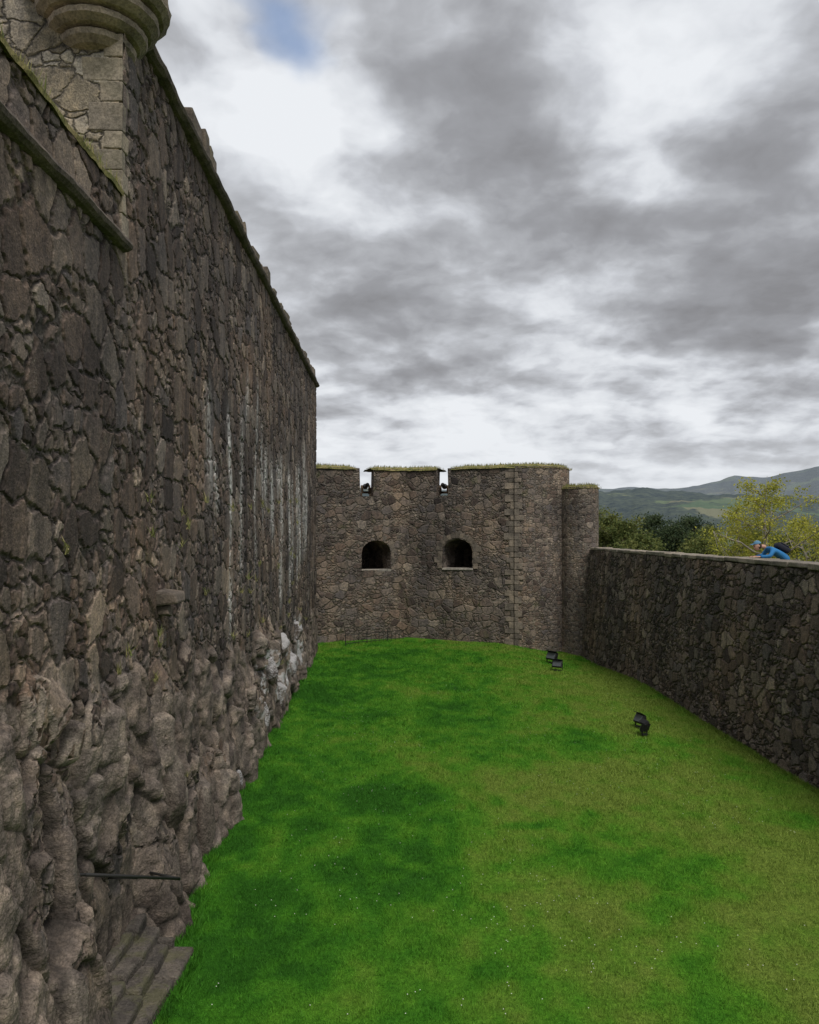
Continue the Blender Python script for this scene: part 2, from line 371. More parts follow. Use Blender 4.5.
def rockmat(name,lime):
    T=NT(name); oo=T.n('ShaderNodeTexCoord').outputs['Object']
    cc=T.ramp(T.noise(oo,2.5,5,.65)[0],[(.3,(.055,.044,.038)),(.5,(.12,.097,.08)),(.7,(.22,.185,.15))])
    cc=T.mix(1.,cc,T.ramp(T.noise(oo,30,2,.7)[0],[(.3,(.55,.55,.55)),(.7,(1.5,1.5,1.5))]),'MULTIPLY')
    if lime:
        nz=T.n('ShaderNodeSeparateXYZ',ins={0:T.n('ShaderNodeNewGeometry').outputs['Normal']}).outputs[2]
        cc=T.mix(T.m('MULTIPLY',T.mr(T.m('ADD',T.m('MULTIPLY',nz,.20),T.noise(oo,2.3,5,.7)[0]),.50,.60),.8),cc,(.50,.49,.49))
    return T.out(cc,.85,T.noise(oo,4.,6,.7)[0],.12)
m_rock=rockmat('boulder_material',False); m_rockw=rockmat('limed_boulder_material',True)
bm=bmesh.new()
boulder(bm,(-3.42,11.0,.55),(.42,.38,.95),1); boulder(bm,(-3.3,8.15,-.05),(.55,.4,.6),2); boulder(bm,(-3.3,7.5,.5),(.65,.5,1.),3)
boulder(bm,(-3.6,12.4,.3),(.36,.5,.6),4); boulder(bm,(-3.6,13.6,.4),(.3,.4,.8),5); boulder(bm,(-3.66,15.0,.3),(.3,.5,.6),6); boulder(bm,(-3.76,17.6,.2),(.25,.5,.5),7)
boulder(bm,(-3.5,11.5,1.7),(.35,.3,.8),8)
bm_obj('rock_outcrop',bm,m_rock,castle,True)
bm=bmesh.new()
for i,(y,z,sx,sy,sz) in enumerate([(16.6,.25,.22,.2,.25),(20.4,.6,.26,.25,.45),(21.6,1.7,.22,.22,.4),(23.2,.7,.24,.3,.5),(24.2,2.0,.22,.25,.35),(26.,1.1,.28,.35,.5),(28.2,1.9,.2,.3,.35)]):
    boulder(bm,(wx(y)+.12,y,z),(sx*1.1,sy*1.1,sz*1.1),20+i)
bm_obj('limed_rocks',bm,m_rockw,castle,True)
steps=empty('stone_steps'); bm=bmesh.new()
for i in range(4):
    x1=-2.82-.2*i; yk=8.35
    while yk<10.2:
        L=random.uniform(.45,.9); L=min(L,10.35-yk); xe=x1+random.uniform(-.04,.03)
        box(bm,((xe-3.75)/2,yk+L/2,.5*(-.5+.13*(i+1)+random.uniform(-.02,.02))),(abs(-3.75-xe),L-.01,.5+.13*(i+1)),bev=.035,jit=.03); yk+=L
bm_obj('treads',bm,plain_stone('step_stone',(.08,.07,.06),moss=.5,depth=.06),steps)
rail=empty('metal_handrail'); bm=bmesh.new()
a=(-3.42,8.45,1.85);b=(-2.95,10.25,1.02)
cyl(bm,a,b,.019,.019); cyl(bm,a,(-3.62,8.4,1.87),.014,.014); cyl(bm,b,(-3.45,10.5,1.0),.016,.016)
cyl(bm,(-3.18,9.35,1.42),(-3.6,9.4,1.40),.012,.012)
bm_obj('rail',bm,m_iron,rail,True)

# ---------------------------------------------------------------- lawn
def gz(x,y):
    x=np.asarray(x,float);y=np.asarray(y,float)
    return -.45*sst(4.,8.,x)*sst(27,36.5,y)+.10*(fbm(x*.25,y*.25,3,41)-.5)+.035*(fbm(x*1.1,y*1.1,3,42)-.5)
def rx(y): return 8.53-.021*(y-16.67)
def tintf(x,y):
    n=fbm(x*.45,y*.30,4,51); n2=fbm(x*1.7,y*1.3,3,52); n3=fbm(x*.14,y*.2,3,58); n4=fbm(x*4.,y*3.,3,59)
    t=.46-.046*(x-1.)+.9*(n-.5)+.75*(n2-.5)+.5*(n3-.5)+.6*(n4-.5)
    for cx,cy,rx_,ry_,a in [(-.3,16.4,1.4,1.1,.42),(3.3,13.5,1.0,1.1,.28),(7.2,15.1,.8,.6,.5),(2.2,14.8,.5,.22,.5),(-.3,9.6,2.2,1.8,.12),(-2.6,15,1.,12,.12),(1.,24,3.,2.,.22),(-1.,31,2.5,2.,.2),(4.3,21,1.1,1.4,.28),(5.,10.5,1.8,2.5,-.1),(4,17,2,1.6,-.1)]:
        wr=1+.9*(n2-.5)
        t=t+a*(1-sst(.4,1.2,np.sqrt(((x-cx)/rx_)**2+((y-cy)/ry_)**2)*wr))
    return np.clip(t,0,1)
gx=np.linspace(-6,11.5,260); gy=np.concatenate([np.linspace(-8,7,40,endpoint=False),np.linspace(7,46,520)])
GX,GY=np.meshgrid(gx,gy,indexing='ij'); GZ=gz(GX,GY)
GR=[(0,(.145,.212,.034)),(.3,(.112,.214,.024)),(.55,(.074,.206,.016)),(.8,(.044,.162,.012)),(1,(.028,.112,.010))]
T=NT('lawn_material'); oo=T.n('ShaderNodeTexCoord').outputs['Object']
cc=T.ramp(T.attr('tint').outputs['Fac'],GR)
cc=T.mix(1.,cc,T.ramp(T.noise(oo,14.,4,.7)[0],[(.3,(.5,.54,.5)),(.5,(.93,.93,.93)),(.7,(1.3,1.22,1.2))]),'MULTIPLY')
cc=T.mix(1.,cc,T.ramp(T.noise(oo,60.,2,.7)[0],[(.3,(.45,.45,.45)),(.7,(1.35,1.35,1.35))]),'MULTIPLY')
m_lawn=T.out(cc,.95,spec=.05)
fast_mesh('grass_lawn',np.stack([GX,GY,GZ],-1).reshape(-1,3),gridfaces(len(gx),len(gy)),4,m_lawn,None,True,attrs={'tint':tintf(GX,GY)})
T=NT('grass_blade_material'); cc=T.ramp(T.attr('tint').outputs['Fac'],GR)
cc=T.mix(1.,cc,T.ramp(T.attr('rnd').outputs['Fac'],[(0,(.6,.66,.55)),(.6,(1.25,1.25,1.2)),(.93,(1.6,1.5,1.6)),(1,(2.4,2.0,3.))]),'MULTIPLY')
m_blade=T.out(cc,.7,spec=.15)
def blades(name,x,y,h,wd,mat):
    n=len(x); z=gz(x,y)-.004; ang=rng.uniform(0,6.283,n); hh=h*rng.uniform(.5,1.25,n)
    la=rng.uniform(0,6.283,n); ll=hh*rng.uniform(.1,1.1,n)
    dx=np.cos(ang)*wd/2;dy=np.sin(ang)*wd/2
    a=np.stack([x+dx,y+dy,z],-1);b=np.stack([x-dx,y-dy,z],-1);c=np.stack([x+np.cos(la)*ll,y+np.sin(la)*ll,z+hh],-1)
    t=tintf(x,y)
    return fast_mesh(name,np.stack([a,b,c],1).reshape(-1,3),np.arange(3*n).reshape(-1,3),3,mat,None,attrs={'tint':np.repeat(t,3),'rnd':np.repeat(rng.uniform(0,1,n),3)})
N=520000
y=7.2*(39/7.2)**rng.uniform(0,1,N); x=rng.uniform(-4.4,8.7,N)
k=(x>lawn_left(y)-.03)&(x<rx(y)+.02)&(x/y<.56)&~((y>8.3)&(y<10.5)&(x<-2.72)); x=x[k];y=y[k]
cl=fbm(x*3.5,y*3.5,3,61)
blades('grass_blades',x,y,(.012+.065*cl)*(1+.012*y),.0065*(y/9)**.9,m_blade)
yy=8.0*(36/8.0)**rng.uniform(0,1,16000); xx=lawn_left(yy)+np.abs(rng.normal(0,.10,len(yy)))+.02
k=~((yy>8.3)&(yy<10.5)); xx=xx[k];yy=yy[k]
ys_=rng.uniform(8.3,10.5,1500); xs_=-2.78+np.abs(rng.normal(0,.05,1500))
y2=15*(36/15)**rng.uniform(0,1,9000); x2=rx(y2)-np.abs(rng.normal(0,.06,len(y2)))
xx=np.concatenate([xx,x2,xs_]);yy=np.concatenate([yy,y2,ys_])
blades('long_grass',xx,yy,.11,.012,m_blade)
n=700; dy_=9*(30/9)**rng.uniform(0,1,n); dx_=rng.uniform(-2.5,7.5,n); k=(dx_/dy_<.5)&(fbm(dx_*.6,dy_*.6,3,66)>.47); dx_=dx_[k];dy_=dy_[k]
P=[];Fc=[]
for i,(a,b) in enumerate(zip(dx_,dy_)):
    z=float(gz(a,b))+.045; r=.008
    for q in range(5): P.append((a+r*math.cos(q*1.2566),b+r*math.sin(q*1.2566),z+.004*math.sin(q*3)))
    Fc.append(tuple(range(i*5,i*5+5)))
mesh_obj('daisies',P,Fc,NT('daisy_petals').out((.7,.7,.62),.8))

# ---------------------------------------------------------------- right boundary wall
bw=empty('boundary_wall')
ys=np.concatenate([np.linspace(-4,12,80,endpoint=False),12*(37.9/12)**np.linspace(0,1,620)]); zz=np.linspace(-1.0,4.62,210)
Y,Z=np.meshgrid(ys,zz,indexing='ij')
def rtop(y): return np.interp(y,[-4,16.67,36],[4.74,4.73,4.645])
f=(Z+.0)/4.7
X=rx(Y)+.36*np.clip(f,-.2,1)+.10*(fbm(Y*.5,Z*.5,3,91)-.5)
Zt=np.where(Z>4.,Z+(rtop(Y)-4.74)*(Z-4)/.62,Z)
V=np.stack([X,Y,Zt],-1).reshape(-1,3)
fast_mesh('wall_face',V,gridfaces(len(ys),len(zz),True),4,m_right,bw,True,uv=V[:,[1,2]])
bm=bmesh.new(); y=-4
while y<37.2:
    L=random.uniform(.45,1.0); t=float(rtop(y)); 
    box(bm,(rx(y)+.36+.30,y+L/2,t-.05+random.uniform(-.012,.012)),(.70+random.uniform(-.03,.03),L-.015,.11+random.uniform(-.015,.02)),rot=Matrix.Rotation(.021,3,'Z'),bev=.018,jit=.012); y+=L
bm_obj('coping',bm,plain_stone('wall_coping_stone',(.20,.175,.145),moss=.25),bw)
bm=bmesh.new()
pl=[(rx(-4)+.42,-4),(rx(-4)+.95,-4),(rx(37)+.95,37.8),(rx(37)+.42,37.8)]
vb=[bm.verts.new((x,y,-1)) for x,y in pl];vt=[bm.verts.new((x,y,4.58)) for x,y in pl]
bm.faces.new(vt)
for i in range(4): j=(i+1)%4; bm.faces.new((vb[i],vb[j],vt[j],vt[i]))
bmesh.ops.recalc_face_normals(bm,faces=bm.faces); boxuv(bm_obj('wall_core',bm,m_tow,bw))
tx=np.linspace(9.2,24,40);ty=np.linspace(-6,48,90)
TX,TY=np.meshgrid(tx,ty,indexing='ij'); TZ=3.75+.05*fbm(TX,TY,3)-sst(15,24,TX)*9.5
fast_mesh('terrace_ground',np.stack([TX,TY,TZ],-1).reshape(-1,3),gridfaces(40,90),4,m_turf,None,True)

# ---------------------------------------------------------------- bastion
bast=empty('stone_bastion')
def solid(name,pl,z0,z1,mat=None):
    bm=bmesh.new(); vb=[bm.verts.new((x,y,z0)) for x,y in pl];vt=[bm.verts.new((x,y,z1)) for x,y in pl]
    bm.faces.new(vt);bm.faces.new(vb[::-1])
    for i in range(len(pl)): j=(i+1)%len(pl); bm.faces.new((vb[i],vb[j],vt[j],vt[i]))
    bmesh.ops.recalc_face_normals(bm,faces=bm.faces)
    return bm_obj(name,bm,mat or m_tow)
front=[(-6.5,37.55),(-5.0,38.22),(-2.6,39.35),(-.8,40.1),(-.2,40.3),(.4,40.15),(2.4,39.3),(5.04,38.2)]
curve=[(5.5,38.06),(6.0,38.04),(6.5,38.12),(6.95,38.32),(7.35,38.65),(7.68,39.1),(7.9,39.7),(8.0,40.5),(8.1,41.5)]
body=solid('bastion_body',front+curve+[(8.1,47),(-6.5,47)],-1.5,8.5)
def offs(p,d):
    out=[]
    for i,(x,y) in enumerate(p):
        a=p[max(0,i-1)];b=p[min(len(p)-1,i+1)];tx_,ty_=b[0]-a[0],b[1]-a[1];L=max(1e-9,math.hypot(tx_,ty_));out.append((x-ty_/L*d,y+tx_/L*d))
    return out
cut=[]
ip=offs(front+curve,1.5)
cut.append(solid('c1',ip[:-1]+[(6.5,48.5),(-6.0,48.5)],7.0,9.5))
def facerot(x):
    return math.atan2(39.9-37.9,5.0) if x<-.2 else math.atan2(-.42,1.)
for (x,yv,w_,zb) in [(-2.18,39.5,.66,7.12),(1.70,39.6,.62,7.16)]:
    bm=bmesh.new(); box(bm,(x,yv+.6,8.3),(w_,4.5,2.4),rot=Matrix.Rotation(facerot(x)*.35,3,'Z'))
    for v in bm.verts:
        if v.co.z<8: v.co.z=zb
        else: v.co.x+=math.copysign(.06,v.co.x-x)
    cut.append(bm_obj('c2',bm,m_tow))
ports=[(-1.66,39.78,1.62,3.46,4.99),(2.36,39.32,1.62,3.55,5.07)]
def archpts(w_,z0,z1,n=10):
    rise=.62; pts=[(-w_/2,z0),(w_/2,z0)]
    for a in np.linspace(0,math.pi,n): pts.append(((w_/2)*math.cos(a),z1-rise+rise*math.sin(a)))
    return pts
for (x,yv,w_,z0,z1) in ports:
    bm=bmesh.new(); R=Matrix.Rotation(facerot(x),3,'Z'); ap=archpts(w_,z0,z1)
    fr=[];bk=[]
    for (u,z) in ap:
        p=R@Vector((u,-.8,0)); fr.append(bm.verts.new((x+p.x,yv+p.y,z))); p=R@Vector((u*.75,2.8,0)); bk.append(bm.verts.new((x+p.x,yv+p.y,z0+(z-z0)*.85)))
    bm.faces.new(fr);bm.faces.new(bk[::-1])
    for i in range(len(ap)): j=(i+1)%len(ap); bm.faces.new((fr[i],fr[j],bk[j],bk[i]))
    bmesh.ops.recalc_face_normals(bm,faces=bm.faces); cut.append(bm_obj('c3',bm,m_tow))
for c in cut:
    md=body.modifiers.new('b','BOOLEAN');md.operation='DIFFERENCE';md.object=c;md.solver='EXACT'
bpy.context.view_layer.update()
dg=bpy.context.evaluated_depsgraph_get(); me=bpy.data.meshes.new_from_object(body.evaluated_get(dg)); body.modifiers.clear(); body.data=me
for c in cut: bpy.data.objects.remove(c)
boxuv(body); body.parent=bast
m_port=plain_stone('port_stone',(.13,.11,.09),depth=.03)
for (x,yv,w_,z0,z1) in ports:
    R=Matrix.Rotation(facerot(x),3,'Z'); bm=bmesh.new()
    ang=np.linspace(0,math.pi,14)
    for i in range(13):
        g=random.uniform(.2,.32); a0,a1=ang[i]+.012,ang[i+1]-.012; q=[]
        for (a,gg) in ((a0,.0),(a1,.0),(a1,g),(a0,g)):
            q.append(((w_/2+gg)*math.cos(a),z1-.62+(.62+gg)*math.sin(a)))
        fr=[];bk=[]; pr=random.uniform(-.04,-.015)
        for u,z in q:
            p=R@Vector((u,pr,0));fr.append(bm.verts.new((x+p.x,yv+p.y,z)));p=R@Vector((u,.3,0));bk.append(bm.verts.new((x+p.x,yv+p.y,z)))
        bm.faces.new(fr);bm.faces.new(bk[::-1])
        for i2 in range(4): j=(i2+1)%4; bm.faces.new((fr[i2],fr[j],bk[j],bk[i2]))
    for sgn in(-1,1):
        z=z0;k=0
        while z<z1-.65:
            g=random.uniform(.3,.42) if k%2 else random.uniform(.18,.28); p=R@Vector((sgn*(w_/2+g/2),.14,0)); box(bm,(x+p.x,yv+p.y,z+.14),(g,.33,.27),rot=R,bev=.01,jit=.012); z+=.28;k+=1
    bmesh.ops.recalc_face_normals(bm,faces=bm.faces); bm_obj('port_surround',bm,m_port,bast)
    bm=bmesh.new(); p=R@Vector((0,.27,0)); box(bm,(x+p.x,yv+p.y,z0-.02),(w_-.02,.62,.10),rot=R,bev=.015,jit=.01); bm_obj('port_sill',bm,m_sill,bast)
bm=bmesh.new(); z=-.3;k=0
while z<8.35:
    h=random.uniform(.2,.36); a=random.uniform(.36,.5) if k%2 else random.uniform(.16,.28); b=random.uniform(.16,.26) if k%2 else random.uniform(.32,.46)
    box(bm,(5.04-a/2*.92,38.2+a/2*.41-.02+.15,z+h/2),(a,.32,h-.02),rot=Matrix.Rotation(-.4,3,'Z'),bev=.012,jit=.01)
    box(bm,(5.03+b/2,38.11+.155-b*.12,z+h/2),(b,.32,h-.025),rot=Matrix.Rotation(-.25,3,'Z'),bev=.012,jit=.01)
    z+=h;k+=1
bm_obj('corner_quoins',bm,plain_stone('bastion_quoin_stone',(.165,.14,.114),depth=.03),bast)
dr=[(7.30,41.5),(7.33,39.6),(7.37,38.9),(7.5,38.35),(7.74,37.9),(8.06,37.6),(8.40,37.5),(8.70,37.62),(8.93,38.0),(9.06,38.6),(9.08,41.5)]
def skin(path,z0,z1,name,mat,off=-.03):
    pp=offs(path,off); P=[];Fc=[];n=len(pp); us=[0]
    for i in range(1,n): us.append(us[-1]+math.dist(pp[i],pp[i-1]))
    for x,y in pp: P+= [(x,y,z0),(x,y,z1)]
    for i in range(n-1): a=2*i; Fc.append((a,a+2,a+3,a+1))
    o=mesh_obj(name,P,Fc,mat,bast,True); l=o.data.uv_layers.new(name='UV')
    for lp in o.data.loops: l.data[lp.index].uv=(us[lp.vertex_index//2]+30,P[lp.vertex_index][2])
d_=boxuv(solid('drum_body',dr,-1.5,7.5,m_tow2)); d_.parent=bast
def resample(p,step):
    out=[]
    for (a,b) in zip(p[:-1],p[1:]):
        L=math.dist(a,b);n=max(1,int(L/step))
        for i in range(n): t=i/n; out.append((a[0]+(b[0]-a[0])*t,a[1]+(b[1]-a[1])*t))
    out.append(p[-1]); return out
def smoothp(p,it=2):
    for _ in range(it):
        q=[p[0]]
        for a,b in zip(p[:-1],p[1:]): q+=[(a[0]*.75+b[0]*.25,a[1]*.75+b[1]*.25),(a[0]*.25+b[0]*.75,a[1]*.25+b[1]*.75)]
        p=q+[p[-1]]
    return p
skin(smoothp([(5.06,38.2)]+curve),-1.4,8.49,'curved_facing',m_tow2,-.05)
skin(smoothp(dr[1:-1]),-1.4,7.49,'drum_facing',m_tow2,-.06)
def turfstrip(name,path,z,wd=1.45,h=.10):
    p=resample(path,.16); P=[];k=8;TP=[]
    L=[offs(p,-.07+wd*j/(k-1)) for j in range(k)]
    for i in range(len(p)):
        ed=min(1,min(i,len(p)-1-i)/3)
        for j in range(k):
            t=j/(k-1); q=L[j][i]
            zz_=z+.012+h*ed*(math.sin(math.pi*t)**.5 if 0<t<1 else 0)+.07*(float(vn(np.array([q[0]*2.3]),np.array([q[1]*2.3+t*3]),3)[0])-.4)
            if j in(0,k-1): zz_=z-.05-.05*float(vn(np.array([q[0]*4.]),np.array([q[1]*4.]),6)[0])
            P.append((q[0],q[1],zz_))
            if j<5: 
                for _ in range(5): TP.append((q[0]+random.uniform(-.1,.1),q[1]+random.uniform(-.1,.1),zz_))
    Fc=[]
    for i in range(len(p)-1):
        for j in range(k-1): a=i*k+j;Fc.append((a,a+k,a+k+1,a+1))
    mesh_obj(name,P,Fc,m_turf,bast,True); tufts(name+'_grass',TP,.12,.03,m_tuft,bast)
turfstrip('turf_a',[(-6.5,37.55),(-5.0,38.22),(-2.62,39.34)],8.5)
turfstrip('turf_b',[(-1.83,39.66),(-.8,40.1),(-.2,40.3),(.4,40.15),(1.36,39.74)],8.5)
turfstrip('turf_c',[(2.06,39.44),(2.4,39.3),(5.04,38.2)]+curve[:-1],8.5)
turfstrip('turf_d',dr[1:-1],7.5,.6,.06)
def cannon(x,y,rot):
    e=empty('cannon',(x,y,7.0)); e.rotation_euler=(0,0,rot); bm=bmesh.new()
    pr=[(0,-1.0,.075),(0,-.95,.10),(0,-.85,.085),(0,.2,.12),(0,.75,.15),(0,.85,.10),(0,.95,.06)]
    for a,b in zip(pr[:-1],pr[1:]): cyl(bm,(0,a[1],.75),(0,b[1],.75),a[2],b[2],16)
    bm_obj('barrel',bm,m_iron,e,True); bm=bmesh.new()
    for s in(-.2,.2):
        box(bm,(s,.35,.5),(.08,1.2,.3),bev=.01); box(bm,(s,.6,.72),(.08,.5,.16),bev=.01)
        for yy_ in(-.1,.8): cyl(bm,(s*1.3-.04,yy_,.2),(s*1.3+.04,yy_,.2),.2,.2,16)
    box(bm,(0,.35,.42),(.4,.9,.08)); bm_obj('carriage',bm,m_wood,e)
cannon(-2.25,41.6,.12); cannon(1.78,41.6,-.1)
rl=empty('metal_railing'); bm=bmesh.new()
A=Vector((-3.0,37.6,0));Bp=Vector((-.3,39.6,0)); n=14
for i in range(n+1):
    p=A.lerp(Bp,i/n); r=.022 if i%5==0 else .009; cyl(bm,(p.x,p.y,-.1),(p.x,p.y,.6 if i%5==0 else .52),r,r,6)
for z in(.12,.5): cyl(bm,(A.x,A.y,z),(Bp.x,Bp.y,z),.014,.014,6)
bm_obj('bars',bm,m_iron,rl)
# ---------------------------------------------------------------- flood lights
def flood(x,y,yaw,pitch,s=1.,w_=.36):
    z=float(gz(x,y)); e=empty('flood_light',(x,y,z)); e.rotation_euler=(0,0,yaw); e.scale=(s,s,s)
    bm=bmesh.new(); box(bm,(0,0,.02),(.22,.16,.04),bev=.008)
    for sx in(-1,1): box(bm,(sx*(w_/2+.02),0,.17),(.014,.045,.26),bev=.003)
    box(bm,(0,0,.045),(w_+.054,.045,.014),bev=.003); bm_obj('bracket',bm,m_black,e)
    h=empty('head',(0,0,.27)); h.parent=e; h.rotation_euler=(pitch,0,0)
    bm=bmesh.new(); box(bm,(0,0,0),(w_,.12,.26),bev=.02); box(bm,(0,.0,.0),(w_+.03,.03,.29),bev=.008)
    for i in range(6): box(bm,(-w_/2+.05+i*(w_-.1)/5,.08,0),(.012,.06,.2))
    box(bm,(0,-.09,.135),(w_+.03,.16,.01)); bm_obj('housing',bm,m_black,h)
    bm=bmesh.new(); box(bm,(0,-.063,0),(w_-.05,.01,.21)); bm_obj('glass',bm,m_glass,h)
flood(6.36,22.1,-1.2,-.5,.95); flood(6.26,21.3,-2.2,-.35,.9)
flood(6.02,33.8,-.9,-.45,1.2,.42); flood(5.80,31.4,-.5,-.4,1.05)

# ---------------------------------------------------------------- terrain
nr=260; rr=4*(14000/4)**(np.linspace(0,1,nr))
aa=np.concatenate([np.linspace(-math.pi,.1,120,endpoint=False),np.linspace(.1,.75,300,endpoint=False),np.linspace(.75,math.pi,60)]); na=len(aa)
RR,AA=np.meshgrid(rr,aa,indexing='ij'); PX=RR*np.sin(AA);PY=RR*np.cos(AA)
def terr(x,y):
    r=np.hypot(x,y); a=np.arctan2(x,y); pxx=409.5+F*np.tan(np.clip(a,-1.2,1.2))
    z=-4-56*sst(70,420,r)
    nz_=fbm(x/700+9,y/700,5,71); nb=fbm(a*9+4,a*0,4,72); nb2=fbm(a*90,a*0+2,4,75)
    y1=np.interp(pxx,[0,597,640,700,730,819,1200],[487,488,486,489,492,499,490])
    t1=5.5+(529-y1)/F*2700+60; z=z+t1*np.exp(-((r-2900-200*(nz_-.5))/750)**2)*(.88+.17*nb+.09*nb2)
    y2=np.interp(pxx,[0,597,680,720,735,760,819,1200],[487,487,487,482,477,478,470,462])
    t2=5.5+(529-y2)/F*6000+60; z=z+t2*np.exp(-((r-6400)/1500)**2)*(.94+.12*fbm(a*25,r/2500,4,73))
    z=z+sst(500,2000,r)*45*(fbm(x/420,y/420,5,74)-.5)
    return z
PZ=terr(PX,PY)
T=NT('terrain_material'); oo=T.n('ShaderNodeTexCoord').outputs['Object']
n1=T.noise(oo,.0034,5,.65)[0]; n2=T.noise(oo,.03,5,.75)[0]
vf=T.n('ShaderNodeTexVoronoi',ins={'Vector':oo,'Scale':.006})
field=T.ramp(T.n('ShaderNodeSeparateColor',ins={0:vf.outputs['Color']}).outputs[0],[(0,(.07,.11,.04)),(.4,(.12,.15,.055)),(.7,(.19,.17,.085)),(1,(.09,.13,.05))])
d=T.vm('LENGTH',oo)
cc=T.mix(T.mr(n1,.54,.59),T.ramp(n2,[(.40,(.010,.018,.011)),(.60,(.06,.072,.036))]),field)
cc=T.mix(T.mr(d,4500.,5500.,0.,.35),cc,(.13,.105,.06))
painted_haze=T.mr(d,200.,9000.,0.,.62,False); painted_haze=T.m('POWER',painted_haze,.8)
cc=T.mix(painted_haze,cc,(.24,.29,.36))  # aerial haze painted into the base colour, bluer with distance from origin
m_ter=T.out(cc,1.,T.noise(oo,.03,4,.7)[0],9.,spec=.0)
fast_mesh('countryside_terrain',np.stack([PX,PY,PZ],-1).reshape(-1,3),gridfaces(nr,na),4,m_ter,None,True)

# ---------------------------------------------------------------- trees
def leafmat(name,stops):
    T=NT(name); c=T.ramp(T.attr('tint').outputs['Fac'],stops)
    b=T.n('ShaderNodeBsdfPrincipled',ins={'Base Color':c,'Roughness':.7}); b.inputs['Specular IOR Level'].default_value=.2
    t=T.n('ShaderNodeBsdfTranslucent',ins={'Color':c}); mx=T.n('ShaderNodeMixShader',ins={0:.35}); T.t.links.new(b.outputs[0],mx.inputs[1]);T.t.links.new(t.outputs[0],mx.inputs[2])
    o=T.n('ShaderNodeOutputMaterial');T.t.links.new(mx.outputs[0],o.inputs[0]); return T.mat
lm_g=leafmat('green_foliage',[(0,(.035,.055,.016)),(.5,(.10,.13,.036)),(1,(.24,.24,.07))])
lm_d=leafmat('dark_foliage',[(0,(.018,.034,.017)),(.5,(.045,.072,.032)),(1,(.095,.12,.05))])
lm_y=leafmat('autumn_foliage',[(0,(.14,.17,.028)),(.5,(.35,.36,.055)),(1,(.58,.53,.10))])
m_bark=plain_stone('bark',(.075,.06,.048)); m_bpale=plain_stone('pale_bark',(.22,.2,.18))
def tree(name,x,y,topz,rad,nleaf,ls,lm,bark,seed,conic=.0,low=.3,clump=.5,zb=None):
    R=np.random.default_rng(seed); zb=float(terr(np.array([x*1.]),np.array([y*1.]))[0]) if zb is None else zb
    Ht=topz-zb; P=[];Fc=[];tips=[]
    def limb(a,b,r1,r2,bend=.08,n=5):
        a=np.array(a,float);b=np.array(b,float);L=np.linalg.norm(b-a); pts=[a+(b-a)*t for t in np.linspace(0,1,n)]
        for i in range(1,n-1): pts[i]=pts[i]+R.normal(0,bend*L*.3,3)
        base=len(P);k=6
        for i,p in enumerate(pts):
            rr_=r1+(r2-r1)*i/(n-1)
            d=(pts[min(n-1,i+1)]-pts[max(0,i-1)]);d/=np.linalg.norm(d)+1e-9
            u=np.cross(d,[.3,.9,.2]);u/=np.linalg.norm(u)+1e-9;v=np.cross(d,u)
            for j in range(k): aj=6.283*j/k; P.append(p+rr_*(math.cos(aj)*u+math.sin(aj)*v))
        for i in range(n-1):
            for j in range(k): q=base+i*k+j;q2=base+i*k+(j+1)%k;Fc.append((q,q2,q2+k,q+k))
        return pts
    tr=limb((x,y,zb),(x+R.normal(0,.3),y,zb+Ht*.95),Ht*.022+.03,.03,.10,9)
    nl=24
    for i in range(nl):
        t=low+(1-low)*(i+.5)/nl; idx=min(8,t*8.); p=tr[int(idx)]+(tr[min(8,int(idx)+1)]-tr[int(idx)])*(idx-int(idx))
        a=i*2.4+R.uniform(-.4,.4); tt=(t-low)/(1-low)
        env=(math.sin(math.pi*min(1,.18+.80*tt))**.7)*(1-conic)+conic*(1-tt*.9)
        L=rad*env*R.uniform(.6,1.2)
        e=p+np.array([math.cos(a)*L,math.sin(a)*L,L*R.uniform(.15,.7)])
        e[2]=min(e[2],topz-.1)
        lp=limb(p,e,.02+.012*Ht*(1-tt*.7)*.5,.012)
        tips+= [lp[-1],lp[-2]]
        for q in range(5):
            s=lp[R.integers(1,5)]; e2=s+R.normal(0,1,3)*np.array([.33,.33,.25])*L+np.array([0,0,.1*L]); e2[2]=min(e2[2],topz)
            limb(s,e2,.018,.006,n=3); tips.append(e2); tips.append((s+e2)/2)
    tips=np.array(tips)
    e=empty(name,(0,0,0)); fast_mesh('trunk_and_limbs',np.array(P),np.array(Fc),4,bark,e,True)
    ctint=R.uniform(0,1,len(tips))
    ci=R.integers(0,len(tips),nleaf); c=tips[ci]+R.normal(0,clump,(nleaf,3))*np.array([1,1,.7])
    d1=R.normal(0,1,(nleaf,3));d1/=np.linalg.norm(d1,axis=1)[:,None]; d2=np.cross(d1,R.normal(0,1,(nleaf,3)));d2/=np.linalg.norm(d2,axis=1)[:,None]
    s=ls*R.uniform(.6,1.3,nleaf)[:,None]
    V=np.stack([c-d1*s,c-d2*s*.55,c+d1*s,c+d2*s*.55],1).reshape(-1,3)
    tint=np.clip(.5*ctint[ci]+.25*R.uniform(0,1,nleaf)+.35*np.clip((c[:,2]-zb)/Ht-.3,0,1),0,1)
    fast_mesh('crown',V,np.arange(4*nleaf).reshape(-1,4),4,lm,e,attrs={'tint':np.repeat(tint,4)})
def at(px,py,D): return ((px-409.5)/F*D,D,5.5+(529-py)/F*D)
x,y,z=at(764,477,46); tree('birch_tree',x,y,z,3.1,9500,.075,lm_y,m_bpale,1,low=.3,clump=.26)
x,y,z=at(803,512,52); tree('birch_tree',x,y,z,2.2,5000,.08,lm_y,m_bpale,2,low=.3,clump=.3)
x,y,z=at(736,500,50); tree('birch_tree',x,y,z,1.5,4500,.08,lm_y,m_bpale,12,low=.3,clump=.3)
